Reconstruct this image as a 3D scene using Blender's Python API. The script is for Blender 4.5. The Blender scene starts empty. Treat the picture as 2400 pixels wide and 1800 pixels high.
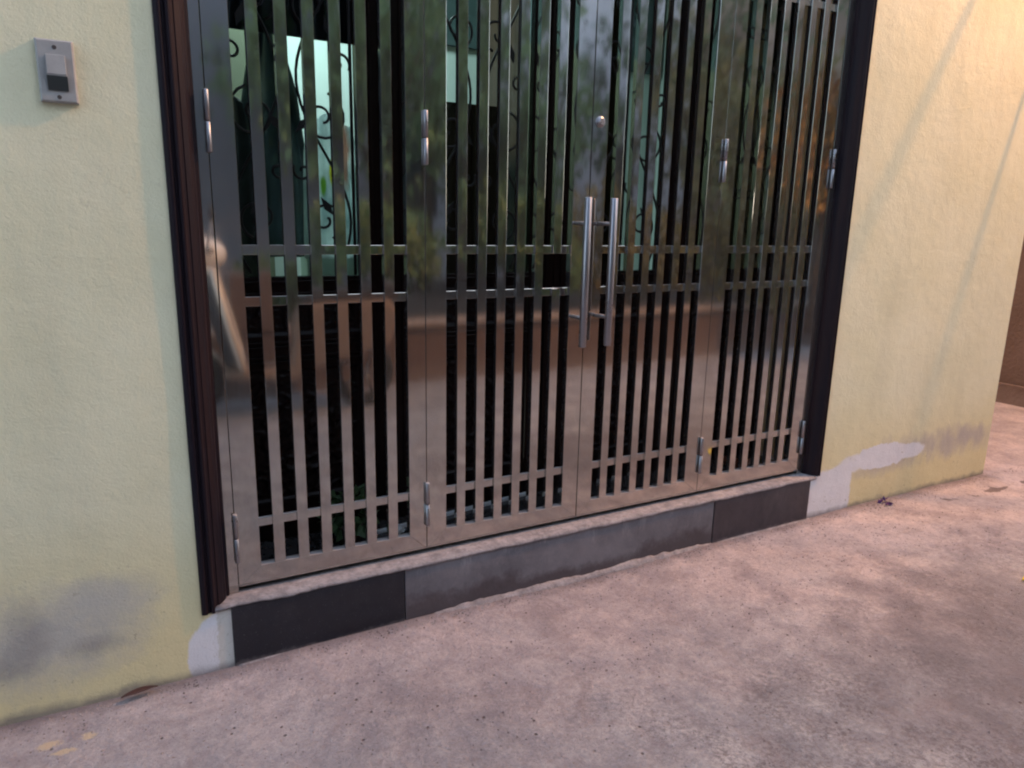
import bpy, bmesh, math, random
from mathutils import Vector, Matrix, noise
random.seed(7)
S = bpy.context.scene
COL = S.collection
PI = math.pi

# ------------------------------------------------------------------ camera
cam_d = bpy.data.cameras.new("camera")
cam = bpy.data.objects.new("camera", cam_d)
COL.objects.link(cam)
R = ((0.87761388, -0.47892902, 0.02051517),
     (-0.08835021, -0.20366403, -0.97504626),
     (0.47115615, 0.85390161, -0.22105186))
rot = Matrix(((R[0][0], -R[1][0], -R[2][0]),
              (R[0][1], -R[1][1], -R[2][1]),
              (R[0][2], -R[1][2], -R[2][2])))
cam.matrix_world = Matrix.Translation((-0.2306, -1.9366, 0.9985)) @ rot.to_4x4()
cam_d.sensor_width = 36.0
cam_d.lens = 36.0 * 1698.73 / 2400.0
cam_d.clip_start = 0.02
cam_d.clip_end = 500
S.camera = cam

# ------------------------------------------------------------------ world, sun, street lamp light, exposure
W = bpy.data.worlds.new("World")
S.world = W
W.use_nodes = True
nt = W.node_tree
nt.nodes.clear()
sky = nt.nodes.new("ShaderNodeTexSky")
sky.sky_type = 'NISHITA'
sky.sun_disc = False
SUN_EL, SUN_AZ = math.radians(8), math.radians(150)
sky.sun_elevation = SUN_EL
sky.sun_rotation = SUN_AZ
sky.air_density = 1.0
sky.dust_density = 2.5
sky.ozone_density = 1.0
hs = nt.nodes.new("ShaderNodeHueSaturation")
hs.inputs['Saturation'].default_value = 0.5
tint = nt.nodes.new("ShaderNodeMixRGB")
tint.blend_type = 'MULTIPLY'
tint.inputs[0].default_value = 1.0
tint.inputs[2].default_value = (0.87, 0.98, 1.14, 1)
bg = nt.nodes.new("ShaderNodeBackground")
bg.inputs['Strength'].default_value = 0.15
wo = nt.nodes.new("ShaderNodeOutputWorld")
nt.links.new(sky.outputs[0], hs.inputs['Color'])
nt.links.new(hs.outputs[0], tint.inputs[1])
nt.links.new(tint.outputs[0], bg.inputs['Color'])
nt.links.new(bg.outputs[0], wo.inputs['Surface'])

sun_d = bpy.data.lights.new("sun", 'SUN')
sun_d.energy = 0.15
sun_d.angle = math.radians(30)
sun_d.color = (0.95, 0.92, 1.0)
sun = bpy.data.objects.new("sun", sun_d)
COL.objects.link(sun)
dsun = Vector((math.sin(SUN_AZ) * math.cos(SUN_EL), math.cos(SUN_AZ) * math.cos(SUN_EL), math.sin(SUN_EL)))
sun.rotation_euler = dsun.to_track_quat('Z', 'Y').to_euler()

LAMP_P = Vector((3.9, -0.72, 3.96))
lamp_d = bpy.data.lights.new("street_lamp_light", 'SPOT')
lamp_d.spot_size = math.radians(122)
lamp_d.spot_blend = 0.4
lamp_d.energy = 100
lamp_d.color = (1.0, 0.44, 0.12)
lamp_d.shadow_soft_size = 0.05
lamp = bpy.data.objects.new("street_lamp_light", lamp_d)
lamp.location = LAMP_P
lamp.rotation_euler = Vector((1.6, -0.3, 3.4)).to_track_quat('Z', 'Y').to_euler()
COL.objects.link(lamp)

S.cycles.pixel_filter_type = 'BLACKMAN_HARRIS'
S.cycles.filter_width = 2.1
S.view_settings.view_transform = 'Standard'
S.view_settings.look = 'None'
S.view_settings.gamma = 1
S.view_settings.use_curve_mapping = False
S.view_settings.exposure = 3.1

# ------------------------------------------------------------------ helpers
def tag(o, label=None, cat=None, group=None, kind=None):
    if label: o['label'] = label
    if cat: o['category'] = cat
    if group: o['group'] = group
    if kind: o['kind'] = kind
    return o

def empty(name, loc, label=None, cat=None, group=None):
    o = bpy.data.objects.new(name, None)
    o.empty_display_size = 0.1
    COL.objects.link(o)
    o.location = loc
    return tag(o, label, cat, group)

def link(name, me, m, parent=None, bevel=0.0):
    o = bpy.data.objects.new(name, me)
    COL.objects.link(o)
    if m and not me.materials: me.materials.append(m)
    if parent:
        o.parent = parent
        o.matrix_parent_inverse = Matrix.Translation(-Vector(parent.location)) if parent.parent is None else Matrix.Identity(4)
    if bevel:
        b = o.modifiers.new("bevel", 'BEVEL')
        b.width = bevel
        b.segments = 2
        b.limit_method = 'ANGLE'
    return o

def mesh_of(bm, name, smooth=False):
    me = bpy.data.meshes.new(name)
    bmesh.ops.recalc_face_normals(bm, faces=bm.faces)
    bm.to_mesh(me)
    bm.free()
    if smooth:
        for p in me.polygons: p.use_smooth = True
    return me

def bx(bm, x0, x1, y0, y1, z0, z1):
    v = [bm.verts.new(p) for p in ((x0, y0, z0), (x1, y0, z0), (x1, y1, z0), (x0, y1, z0),
                                   (x0, y0, z1), (x1, y0, z1), (x1, y1, z1), (x0, y1, z1))]
    for f in ((0, 3, 2, 1), (4, 5, 6, 7), (0, 1, 5, 4), (1, 2, 6, 5), (2, 3, 7, 6), (3, 0, 4, 7)):
        bm.faces.new([v[i] for i in f])
    return v

def box(name, m, parent, x0, x1, y0, y1, z0, z1, bevel=0.0):
    bm = bmesh.new()
    bx(bm, x0, x1, y0, y1, z0, z1)
    return link(name, mesh_of(bm, name), m, parent, bevel)

def prism(bm, pts, z0, z1, axis='z', holes=None):
    """pts 2-D polygon extruded between z0 and z1 along axis ('z': pts=xy, 'y': pts=xz, 'x': pts=yz)"""
    def P(a, b, c):
        return {'z': (a, b, c), 'y': (a, c, b), 'x': (c, a, b)}[axis]
    lo = [bm.verts.new(P(a, b, z0)) for a, b in pts]
    hi = [bm.verts.new(P(a, b, z1)) for a, b in pts]
    n = len(pts)
    bm.faces.new(lo)
    bm.faces.new(hi)
    for i in range(n):
        bm.faces.new((lo[i], lo[(i + 1) % n], hi[(i + 1) % n], hi[i]))

def tube(bm, pts, r, n=8, caps=True, r1=None):
    pts = [Vector(p) for p in pts]
    rings = []
    up = None
    for i, p in enumerate(pts):
        d = (pts[min(i + 1, len(pts) - 1)] - pts[max(i - 1, 0)]).normalized()
        if up is None:
            up = d.orthogonal().normalized()
        up = (up - d * up.dot(d)).normalized()
        s = d.cross(up)
        rr = r if r1 is None else r + (r1 - r) * i / (len(pts) - 1)
        rings.append([bm.verts.new(p + (up * math.cos(2 * PI * k / n) + s * math.sin(2 * PI * k / n)) * rr) for k in range(n)])
    for a, b in zip(rings, rings[1:]):
        for k in range(n):
            f = bm.faces.new((a[k], a[(k + 1) % n], b[(k + 1) % n], b[k]))
            f.smooth = True
    if caps:
        bm.faces.new(rings[0])
        bm.faces.new(rings[-1])

def tube_obj(name, m, parent, pts, r, n=10, r1=None):
    bm = bmesh.new()
    tube(bm, pts, r, n, r1=r1)
    me = mesh_of(bm, name)
    return link(name, me, m, parent)

def lathe(bm, prof, c=(0, 0, 0), n=20, axis='z'):
    c = Vector(c)
    rings = []
    for r, h in prof:
        ring = []
        for k in range(n):
            a = 2 * PI * k / n
            u, v = r * math.cos(a), r * math.sin(a)
            p = {'z': (u, v, h), 'y': (u, h, v), 'x': (h, u, v)}[axis]
            ring.append(bm.verts.new(c + Vector(p)))
        rings.append(ring)
    for a, b in zip(rings, rings[1:]):
        for k in range(n):
            f = bm.faces.new((a[k], a[(k + 1) % n], b[(k + 1) % n], b[k]))
            f.smooth = True
    bm.faces.new(rings[0]); bm.faces.new(rings[-1])

# ------------------------------------------------------------------ materials
TAN = 2
class NT:
    def __init__(s, name, rough=0.6, metal=0.0, color=(0.5, 0.5, 0.5), spec=0.5):
        s.m = bpy.data.materials.new(name)
        s.m.use_nodes = True
        s.t = s.m.node_tree
        s.b = s.t.nodes['Principled BSDF']
        s.b.inputs['Roughness'].default_value = rough
        s.b.inputs['Metallic'].default_value = metal
        s.b.inputs['Base Color'].default_value = (*color, 1)
        s.b.inputs['Specular IOR Level'].default_value = spec
        s.co = s.t.nodes.new('ShaderNodeTexCoord').outputs['Object']
    def node(s, typ, **kw):
        n = s.t.nodes.new(typ)
        for k, v in kw.items():
            if hasattr(n, k): setattr(n, k, v)
        return n
    def L(s, a, b): s.t.links.new(a, b)
    def noise(s, scale, detail=5, rough=0.55, vec=None, stretch=None, dist=0.0):
        n = s.node('ShaderNodeTexNoise')
        n.inputs['Scale'].default_value = scale
        n.inputs['Detail'].default_value = detail
        n.inputs['Roughness'].default_value = rough
        n.inputs['Distortion'].default_value = dist
        v = vec if vec is not None else s.co
        if stretch:
            mp = s.node('ShaderNodeMapping')
            mp.inputs['Scale'].default_value = stretch
            s.L(v, mp.inputs['Vector'])
            v = mp.outputs[0]
        s.L(v, n.inputs['Vector'])
        return n.outputs['Fac']
    def ramp(s, fac, lo, hi, c0=(0, 0, 0), c1=(1, 1, 1)):
        if lo < 0:
            fac = s.math('ADD', fac, 0.5)
            lo, hi = lo + 0.5, hi + 0.5
        r = s.node('ShaderNodeValToRGB')
        r.color_ramp.elements[0].position = lo
        r.color_ramp.elements[1].position = hi
        r.color_ramp.elements[0].color = (*c0, 1)
        r.color_ramp.elements[1].color = (*c1, 1)
        s.L(fac, r.inputs[0])
        return r.outputs[0]
    def mix(s, fac, a, b, mode='MIX'):
        n = s.node('ShaderNodeMixRGB', blend_type=mode)
        for i, v in ((0, fac), (1, a), (2, b)):
            if isinstance(v, (int, float)): n.inputs[i].default_value = v
            elif isinstance(v, tuple): n.inputs[i].default_value = (*v, 1)
            else: s.L(v, n.inputs[i])
        return n.outputs[0]
    def math(s, op, a, b=None, clamp=False):
        n = s.node('ShaderNodeMath', operation=op)
        n.use_clamp = clamp
        for i, v in ((0, a), (1, b)):
            if v is None: continue
            if isinstance(v, (int, float)): n.inputs[i].default_value = v
            else: s.L(v, n.inputs[i])
        return n.outputs[0]
    def ell(s, cx, cz, rx, rz, nz=None, amp=0.5, soft=0.3, ax=('X', 'Z')):
        """noisy ellipse mask: 1 inside"""
        sep = s.node('ShaderNodeSeparateXYZ')
        s.L(s.co, sep.inputs[0])
        dx = s.math('MULTIPLY', s.math('SUBTRACT', sep.outputs[ax[0]], cx), 1 / rx)
        dz = s.math('MULTIPLY', s.math('SUBTRACT', sep.outputs[ax[1]], cz), 1 / rz)
        d = s.math('SQRT', s.math('ADD', s.math('MULTIPLY', dx, dx), s.math('MULTIPLY', dz, dz)))
        if nz is not None:
            d = s.math('ADD', d, s.math('MULTIPLY', s.math('SUBTRACT', nz, 0.5), amp))
        return s.math('MULTIPLY', s.math('SUBTRACT', 1 + soft / 2, d), 1 / soft, clamp=True)
    def bump(s, h, strength=0.5, dist=0.01, prev=None):
        n = s.node('ShaderNodeBump')
        n.inputs['Strength'].default_value = strength
        n.inputs['Distance'].default_value = dist
        s.L(h, n.inputs['Height'])
        if prev is not None: s.L(prev, n.inputs['Normal'])
        return n.outputs[0]
    def base(s, c): s.L(c, s.b.inputs['Base Color'])
    def normal(s, n): s.L(n, s.b.inputs['Normal'])
    def rough(s, v): s.L(v, s.b.inputs['Roughness'])

# painted plaster wall (with grime low down, grey damp stains, scuffs)
def wall_material():
    k = NT('yellow_plaster', 0.75, spec=0.25)
    sep = k.node('ShaderNodeSeparateXYZ'); k.L(k.co, sep.inputs[0])
    n1 = k.noise(3.0, 6)
    c = k.mix(k.ramp(n1, 0.35, 0.7), (0.66, 0.625, 0.43), (0.72, 0.685, 0.495))
    # faint streaks running down
    st = k.ramp(k.noise(7, 4, stretch=(1, 1, 0.12)), 0.5, 0.75)
    c = k.mix(k.math('MULTIPLY', st, 0.22), c, (0.45, 0.43, 0.32))
    n2 = k.noise(9, 5)
    # yellower below on the lowest part of the wall
    low = k.math('MULTIPLY', k.math('SUBTRACT', 0.30, sep.outputs['Z']), 2.6, clamp=True)
    c = k.mix(k.math('MULTIPLY', low, 0.75), c, (0.62, 0.52, 0.28))
    # grey worn stains
    n2 = k.noise(6, 9, 0.7)
    g = k.ell(-0.44, 0.0, 0.16, 0.11, n2, 2.4, 1.1)
    g2 = k.ell(-0.33, 0.075, 0.10, 0.05, n2, 2.0, 1.2)
    g3 = k.ell(-0.50, -0.03, 0.12, 0.10, n2, 1.6, 0.5)
    c = k.mix(k.math('MULTIPLY', g, 0.85), c, (0.40, 0.385, 0.37))
    c = k.mix(k.math('MULTIPLY', g2, 0.6), c, (0.42, 0.405, 0.385))
    d1 = k.ell(-0.475, 0.02, 0.035, 0.075, n2, 3.0, 1.6)
    d2 = k.ell(-0.35, -0.05, 0.05, 0.02, n2, 3.0, 1.6)
    d3 = k.ell(-0.54, -0.06, 0.05, 0.03, n2, 3.0, 1.6)
    for d in (d1, d2, d3):
        c = k.mix(k.math('MULTIPLY', d, 0.5), c, (0.21, 0.195, 0.185))
    n3 = k.noise(14, 6, stretch=(1, 1, 0.5))
    for a in ((3.20, 0.005, 0.30, 0.050), (2.95, 0.03, 0.22, 0.045), (3.38, 0.03, 0.10, 0.035), (2.75, -0.04, 0.22, 0.03)):
        g4 = k.ell(*a, n3, 3.2, 1.4)
        c = k.mix(k.math('MULTIPLY', g4, 0.62), c, (0.40, 0.35, 0.33))
    # bare white primer and cement where the paint is gone (beside the doorstep, on the right wall)
    nz = k.math('MULTIPLY', k.math('SUBTRACT', k.noise(28, 8, .75), .5), .042)
    X = k.math('ADD', sep.outputs['X'], nz); Z = k.math('ADD', sep.outputs['Z'], nz)
    def edge(a, b, w): return k.math('MULTIPLY', k.math('SUBTRACT', a, b), 1 / w, clamp=True)
    def box2(x0, x1, z1, w=.006, slope=0.0):
        top = k.math('ADD', z1, k.math('MULTIPLY', k.math('SUBTRACT', sep.outputs['X'], x0), slope)) if slope else z1
        m = k.math('MULTIPLY', edge(X, x0, w), edge(x1, X, w))
        return k.math('MULTIPLY', m, edge(top, Z, w))
    grain = k.noise(12, 5)
    prim = k.mix(grain, (0.60, 0.59, 0.62), (0.70, 0.69, 0.72))
    cem = k.mix(grain, (0.46, 0.445, 0.42), (0.60, 0.58, 0.55))
    nf = k.noise(24, 6, .65)
    lp = k.ell(-0.045, -0.155, 0.100, 0.125, nf, 0.22, 0.06)
    c = k.mix(lp, c, prim)
    c = k.mix(k.math('MULTIPLY', lp, edge(X, -0.070, .004)), c, cem)
    c = k.mix(box2(2.20, 2.505, -0.004, .012, 0.09), c, prim)
    c = k.mix(k.ell(2.70, 0.012, 0.20, 0.056, nf, 0.8, 0.10), c, prim)
    c = k.mix(k.math('MULTIPLY', k.ell(2.90, 0.010, 0.10, 0.035, nf, 0.7, 0.25), .9), c, prim)
    c = k.mix(k.math('MULTIPLY', k.ell(2.50, 0.005, 0.09, 0.040, nf, 0.5, 0.3), .9), c, prim)
    # small specks
    sp = k.ramp(k.noise(60, 2), 0.70, 0.74)
    c = k.mix(k.math('MULTIPLY', k.math('MULTIPLY', sp, low), 0.6), c, (0.28, 0.24, 0.18))
    # dark dirt line right above the ground
    e = k.math('ADD', sep.outputs['Z'], k.math('MULTIPLY', k.noise(18, 5), 0.05))
    dirt = k.ramp(e, -0.172, -0.148, (1, 1, 1), (0, 0, 0))
    c = k.mix(k.math('MULTIPLY', dirt, 0.75), c, (0.17, 0.15, 0.15))
    vr = k.node('ShaderNodeTexVoronoi', feature='DISTANCE_TO_EDGE'); vr.inputs['Scale'].default_value = 1.3
    wv = k.node('ShaderNodeVectorMath', operation='ADD'); k.L(k.co, wv.inputs[0])
    nc = k.node('ShaderNodeTexNoise'); nc.inputs['Scale'].default_value = 5; nc.inputs['Detail'].default_value = 6; k.L(k.co, nc.inputs['Vector'])
    k.L(nc.outputs['Color'], wv.inputs[1]); k.L(wv.outputs[0], vr.inputs['Vector'])
    crk = k.math('MULTIPLY', k.ramp(vr.outputs['Distance'], 0.0, 0.006, (1, 1, 1), (0, 0, 0)), k.ramp(k.noise(2.1, 3), .56, .64))
    c = k.mix(k.math('MULTIPLY', crk, .35), c, (0.30, 0.27, 0.20))
    c = k.mix(0.35, c, k.ramp(k.noise(1.6, 7, .62), .32, .68, (0.90, 0.905, 0.92), (1.07, 1.06, 1.02)), 'MULTIPLY')
    k.base(c)
    b1 = k.bump(k.noise(150, 3, 0.6, dist=0.6), 0.38, 0.004)
    b2 = k.bump(k.noise(18, 3), 0.25, 0.01, b1)
    k.normal(b2)
    return k.m
M_WALL = wall_material()

def ground_material():
    k = NT('concrete_ground', 0.88, spec=0.2)
    sep = k.node('ShaderNodeSeparateXYZ'); k.L(k.co, sep.inputs[0])
    n1 = k.noise(1.7, 8, 0.6, dist=0.4)
    n2 = k.noise(9, 7, 0.62)
    c = k.mix(k.ramp(n1, 0.35, 0.66), (0.27, 0.245, 0.262), (0.37, 0.335, 0.352))
    c = k.mix(k.ramp(n2, 0.38, 0.72), c, (0.46, 0.405, 0.405), 'MIX')
    c = k.mix(0.38, c, k.ramp(k.noise(60, 6, 0.85), 0.32, 0.68, (0.42, 0.41, 0.42), (1.5, 1.48, 1.48)), 'MULTIPLY')
    c = k.mix(0.5, c, k.ramp(k.noise(2.6, 9, 0.68, dist=0.3), 0.34, 0.66, (0.66, 0.68, 0.72), (1.25, 1.22, 1.20)), 'MULTIPLY')
    c = k.mix(k.math('MULTIPLY', k.ramp(k.noise(240, 2, 0.5), 0.70, 0.76), 0.6), c, (0.62, 0.58, 0.58))
    c = k.mix(k.math('MULTIPLY', k.ramp(k.noise(38, 6, 0.75), 0.54, 0.62), 0.30), c, (0.17, 0.15, 0.16))
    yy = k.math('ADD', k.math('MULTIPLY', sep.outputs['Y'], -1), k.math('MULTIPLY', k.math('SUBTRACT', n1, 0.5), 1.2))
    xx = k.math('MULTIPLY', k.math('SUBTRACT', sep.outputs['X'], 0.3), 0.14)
    c = k.mix(k.ramp(k.math('SUBTRACT', yy, xx), 0.15, 0.85), k.mix(1.0, c, (1.24, 1.20, 1.18), 'MULTIPLY'), k.mix(1.0, c, (1.02, 1.14, 1.18), 'MULTIPLY'))  # light falloff painted into the colour: paler, pinker near the wall
    n2b = k.ramp(k.noise(5, 8, 0.7, dist=0.8), 0.52, 0.66)
    c = k.mix(k.math('MULTIPLY', n2b, 0.55), c, (0.27, 0.225, 0.235))
    # exposed dark aggregate, denser to the street side
    far = k.math('MULTIPLY', k.math('ADD', k.math('MULTIPLY', sep.outputs['Y'], -1), -0.35), 1.3, clamp=True)
    ag = k.ramp(k.noise(70, 6, 0.8), 0.46, 0.58)
    blot = k.ramp(k.noise(4.2, 5, 0.6), 0.42, 0.60)
    blot = k.math('ADD', k.math('MULTIPLY', blot, 0.75), 0.2)
    c = k.mix(k.math('MULTIPLY', k.math('MULTIPLY', ag, far), blot), c, (0.13, 0.118, 0.125))
    grime = k.ell(2.15, -1.05, 0.85, 0.42, n2, 2.0, 1.0, ax=('X', 'Y'))
    c = k.mix(k.math('MULTIPLY', grime, 0.62), c, (0.17, 0.145, 0.155))
    # dark pits
    v = k.node('ShaderNodeTexVoronoi'); v.inputs['Scale'].default_value = 26
    k.L(k.co, v.inputs['Vector'])
    pit = k.ramp(v.outputs['Distance'], 0.06, 0.12, (1, 1, 1), (0, 0, 0))
    sel = k.ramp(k.noise(13, 2), 0.50, 0.54)
    c = k.mix(k.math('MULTIPLY', k.math('MULTIPLY', pit, sel), 0.9), c, (0.13, 0.10, 0.10))
    # pale yellow dried paint drops
    for a in ((-0.455, -0.165, 0.022, 0.014), (-0.375, -0.172, 0.014, 0.012), (-0.425, -0.205, 0.022, 0.010)):
        c = k.mix(k.ell(*a, k.noise(75, 6, .75), 3.4, 0.5, ax=('X', 'Y')), c, (0.60, 0.48, 0.35))
    # dirt along the foot of the wall
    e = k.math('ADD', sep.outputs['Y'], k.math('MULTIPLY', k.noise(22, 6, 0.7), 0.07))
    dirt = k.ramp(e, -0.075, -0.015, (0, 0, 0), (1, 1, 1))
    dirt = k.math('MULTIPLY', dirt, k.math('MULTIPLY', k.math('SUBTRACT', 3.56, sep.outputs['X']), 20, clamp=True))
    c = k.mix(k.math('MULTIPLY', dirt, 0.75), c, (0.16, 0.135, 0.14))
    # crack near the house corner
    cr = k.ell(3.42, -0.20, 0.16, 0.012, k.noise(9, 3), 14.0, 0.9, ax=('X', 'Y'))
    c = k.mix(k.math('MULTIPLY', cr, 0.7), c, (0.09, 0.07, 0.07))
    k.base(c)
    h = k.math('SUBTRACT', k.math('ADD', k.noise(110, 5, 0.7), k.math('MULTIPLY', k.noise(9, 6, 0.6), 2.2)), k.math('MULTIPLY', k.math('MULTIPLY', pit, sel), 0.8))
    k.normal(k.bump(h, 0.9, 0.014))
    return k.m
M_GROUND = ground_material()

def granite_material(name, c0, c1, dust=0.25, rough=0.45):
    k = NT(name, rough, spec=0.4)
    sep = k.node('ShaderNodeSeparateXYZ'); k.L(k.co, sep.inputs[0])
    c = k.mix(k.ramp(k.noise(6, 6), 0.3, 0.75), c0, c1)
    sp = k.ramp(k.noise(260, 2), 0.66, 0.72)
    c = k.mix(k.math('MULTIPLY', sp, 0.25), c, (0.22, 0.21, 0.22))
    st = k.ramp(k.noise(10, 6, 0.7, stretch=(1, 1, 0.45)), 0.5, 0.8)
    c = k.mix(k.math('MULTIPLY', st, dust), c, (0.32, 0.28, 0.28))
    e = k.math('ADD', sep.outputs['Z'], k.math('MULTIPLY', k.noise(35, 5), 0.03))
    dirt = k.ramp(e, -0.188, -0.172, (1, 1, 1), (0, 0, 0))
    c = k.mix(k.math('MULTIPLY', dirt, 0.5), c, (0.24, 0.21, 0.21))
    k.base(c)
    k.rough(k.ramp(k.noise(20, 5), 0.3, 0.7, (rough - .1,) * 3, (rough + .2,) * 3))
    k.normal(k.bump(k.noise(90, 4), 0.15, 0.004))
    return k.m
M_GRAN = granite_material('black_granite', (0.011, 0.0115, 0.017), (0.018, 0.018, 0.025), 0.05)
M_GRAN_R = granite_material('dark_granite_dusty', (0.034, 0.029, 0.036), (0.048, 0.040, 0.048), 0.12)
def worn_face():
    k = NT('worn_cement_face', .6, spec=.3)
    n = k.noise(5, 8, .65); n2 = k.noise(22, 6, .7)
    c = k.mix(k.ramp(n, .35, .68), (0.10, 0.096, 0.110), (0.175, 0.166, 0.182))
    c = k.mix(k.math('MULTIPLY', k.ramp(n2, .5, .7), .5), c, (0.19, 0.17, 0.185))
    sep = k.node('ShaderNodeSeparateXYZ'); k.L(k.co, sep.inputs[0])
    e = k.math('ADD', sep.outputs['Z'], k.math('MULTIPLY', k.math('SUBTRACT', n, .5), .22))
    c = k.mix(k.math('MULTIPLY', k.ramp(e, -.165, -.125, (1, 1, 1), (0, 0, 0)), .7), c, (0.055, 0.040, 0.042))
    dr = k.ramp(k.noise(16, 6, .75, stretch=(1, 1, .25)), .56, .70)
    up = k.ramp(sep.outputs['Z'], -.10, -.03)
    c = k.mix(k.math('MULTIPLY', k.math('MULTIPLY', dr, up), .65), c, (0.36, 0.33, 0.33))
    k.base(c); k.normal(k.bump(n2, .4, .006)); return k.m
M_CEM = worn_face()

def mortar_material():
    k = NT('rough_mortar', 0.9, spec=0.2)
    c = k.mix(k.ramp(k.noise(30, 7, 0.65), 0.35, 0.65), (0.20, 0.185, 0.195), (0.37, 0.335, 0.34))
    c = k.mix(k.math('MULTIPLY', k.ramp(k.noise(90, 4), 0.55, 0.7), 0.5), c, (0.16, 0.13, 0.13))
    k.base(c)
    k.normal(k.bump(k.noise(120, 6, 0.7), 0.9, 0.006))
    return k.m
M_MORTAR = mortar_material()

def steel_material(name, base=(0.52, 0.50, 0.465), rough=0.046, wav=1.0, film=0.04):
    k = NT(name, rough, 1.0, base)
    b = k.b
    b.inputs['Anisotropic'].default_value = 0.75
    cx = k.node('ShaderNodeCombineXYZ'); cx.inputs[TAN].default_value = 1.0
    k.L(cx.outputs[0], b.inputs['Tangent'])
    c = k.mix(k.ramp(k.noise(2.3, 5, stretch=(1, 1, 0.6)), 0.3, 0.75), tuple(x * 0.88 for x in base), tuple(x * 1.06 for x in base))
    # smudges, water marks and dust
    sm = k.ramp(k.noise(11, 7, 0.7, stretch=(1, 1, 0.35)), 0.55, 0.8)
    c = k.mix(k.math('MULTIPLY', sm, 0.12), c, (0.30, 0.27, 0.25))
    k.base(c)
    k.rough(k.ramp(k.noise(7, 6, 0.7), 0.3, 0.75, (rough * .8,) * 3, (rough * 1.5,) * 3))
    b2 = k.bump(k.noise(2.2, 2, 0.5, stretch=(1.6, 1, 1)), 0.10 * wav, 0.003)
    k.normal(b2)
    # a thin film of dust on the steel
    d = k.node('ShaderNodeBsdfDiffuse'); d.inputs['Color'].default_value = (0.46, 0.43, 0.43, 1)
    mx = k.node('ShaderNodeMixShader')
    geo = k.node('ShaderNodeNewGeometry'); sp = k.node('ShaderNodeSeparateXYZ'); k.L(geo.outputs['True Normal'], sp.inputs[0])
    k.L(k.math('ADD', film, k.math('MULTIPLY', k.math('MAXIMUM', sp.outputs['Z'], 0.0), 0.55)), mx.inputs[0])   # dust settles on upward faces
    out = k.t.nodes['Material Output']
    k.L(b.outputs[0], mx.inputs[1]); k.L(d.outputs[0], mx.inputs[2]); k.L(mx.outputs[0], out.inputs['Surface'])
    return k.m
M_STEEL = steel_material('polished_stainless_steel')
M_TUBE = steel_material('satin_stainless_tube', (0.28, 0.28, 0.305), 0.28, 0.3, 0.06)

def simple(name, color, rough=0.6, metal=0.0, spec=0.5, var=0.0, vs=8, bump=0.0, bs=40, c2=None):
    k = NT(name, rough, metal, color, spec)
    if var or c2:
        c2 = c2 or tuple(x * (1 - var) for x in color)
        k.base(k.mix(k.ramp(k.noise(vs, 5), 0.35, 0.68), color, c2))
    if bump: k.normal(k.bump(k.noise(bs, 4), bump, 0.005))
    return k.m

def wood_material(name, c0, c1, rough=0.35, sc=30):
    k = NT(name, rough, spec=0.13)
    c = k.mix(k.ramp(k.noise(sc, 5, 0.6, stretch=(1, 1, 0.06)), 0.35, 0.7), c0, c1)
    k.base(c)
    k.normal(k.bump(k.noise(sc * 2, 4, stretch=(1, 1, 0.05)), 0.2, 0.003))
    return k.m
M_FRAMEWOOD = wood_material('dark_varnished_frame', (0.009, 0.007, 0.012), (0.022, 0.011, 0.012), 0.5)
M_DOORWOOD = wood_material('dark_lacquered_door', (0.007, 0.004, 0.004), (0.014, 0.007, 0.006), 0.26)
M_IRON = simple('black_wrought_iron', (0.015, 0.015, 0.017), 0.45, 0.3)
M_PLASTIC = simple('yellowed_grey_plastic', (0.32, 0.315, 0.31), 0.5, var=0.15, vs=40, bump=0.15)
M_SWITCH_DARK = simple('dark_switch_face', (0.03, 0.035, 0.035), 0.6, var=0.3)
M_SCREW = simple('rusty_screw_recess', (0.05, 0.04, 0.04), 0.8)

# ------------------------------------------------------------------ ground
Z0 = -0.20
GL = -3.0
def ground():
    bm = bmesh.new()
    # fine near patch blended with coarse far sheet; one irregular grid
    xs = [-60, -30, -12, -5] + [-3 + i * 0.06 for i in range(0, 160)] + [8, 12, 20, 40, 80]
    ys = [-80, -40, -20, -10, -6, -4] + [-3 + i * 0.06 for i in range(0, 68)] + [1.6, 3, 6, 10, 20, 40]
    xs = sorted(set(round(x, 4) for x in xs)); ys = sorted(set(round(y, 4) for y in ys))
    g = []
    for y in ys:
        row = []
        for x in xs:
            z = Z0
            if -3 <= x <= 7 and -3 <= y <= 1.3:
                z += 0.010 * (noise.noise(Vector((x * 1.3, y * 1.3, 0))) + 0.5 * noise.noise(Vector((x * 4, y * 4, 3))))
            row.append(bm.verts.new((x, y, z)))
        g.append(row)
    for a, b in zip(g, g[1:]):
        for i in range(len(xs) - 1):
            # leave out what is under the house floor: nothing, the sheet runs on below it
            bm.faces.new((a[i], a[i + 1], b[i + 1], b[i]))
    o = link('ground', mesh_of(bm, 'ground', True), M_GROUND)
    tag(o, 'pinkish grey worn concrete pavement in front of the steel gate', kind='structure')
ground()

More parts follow.
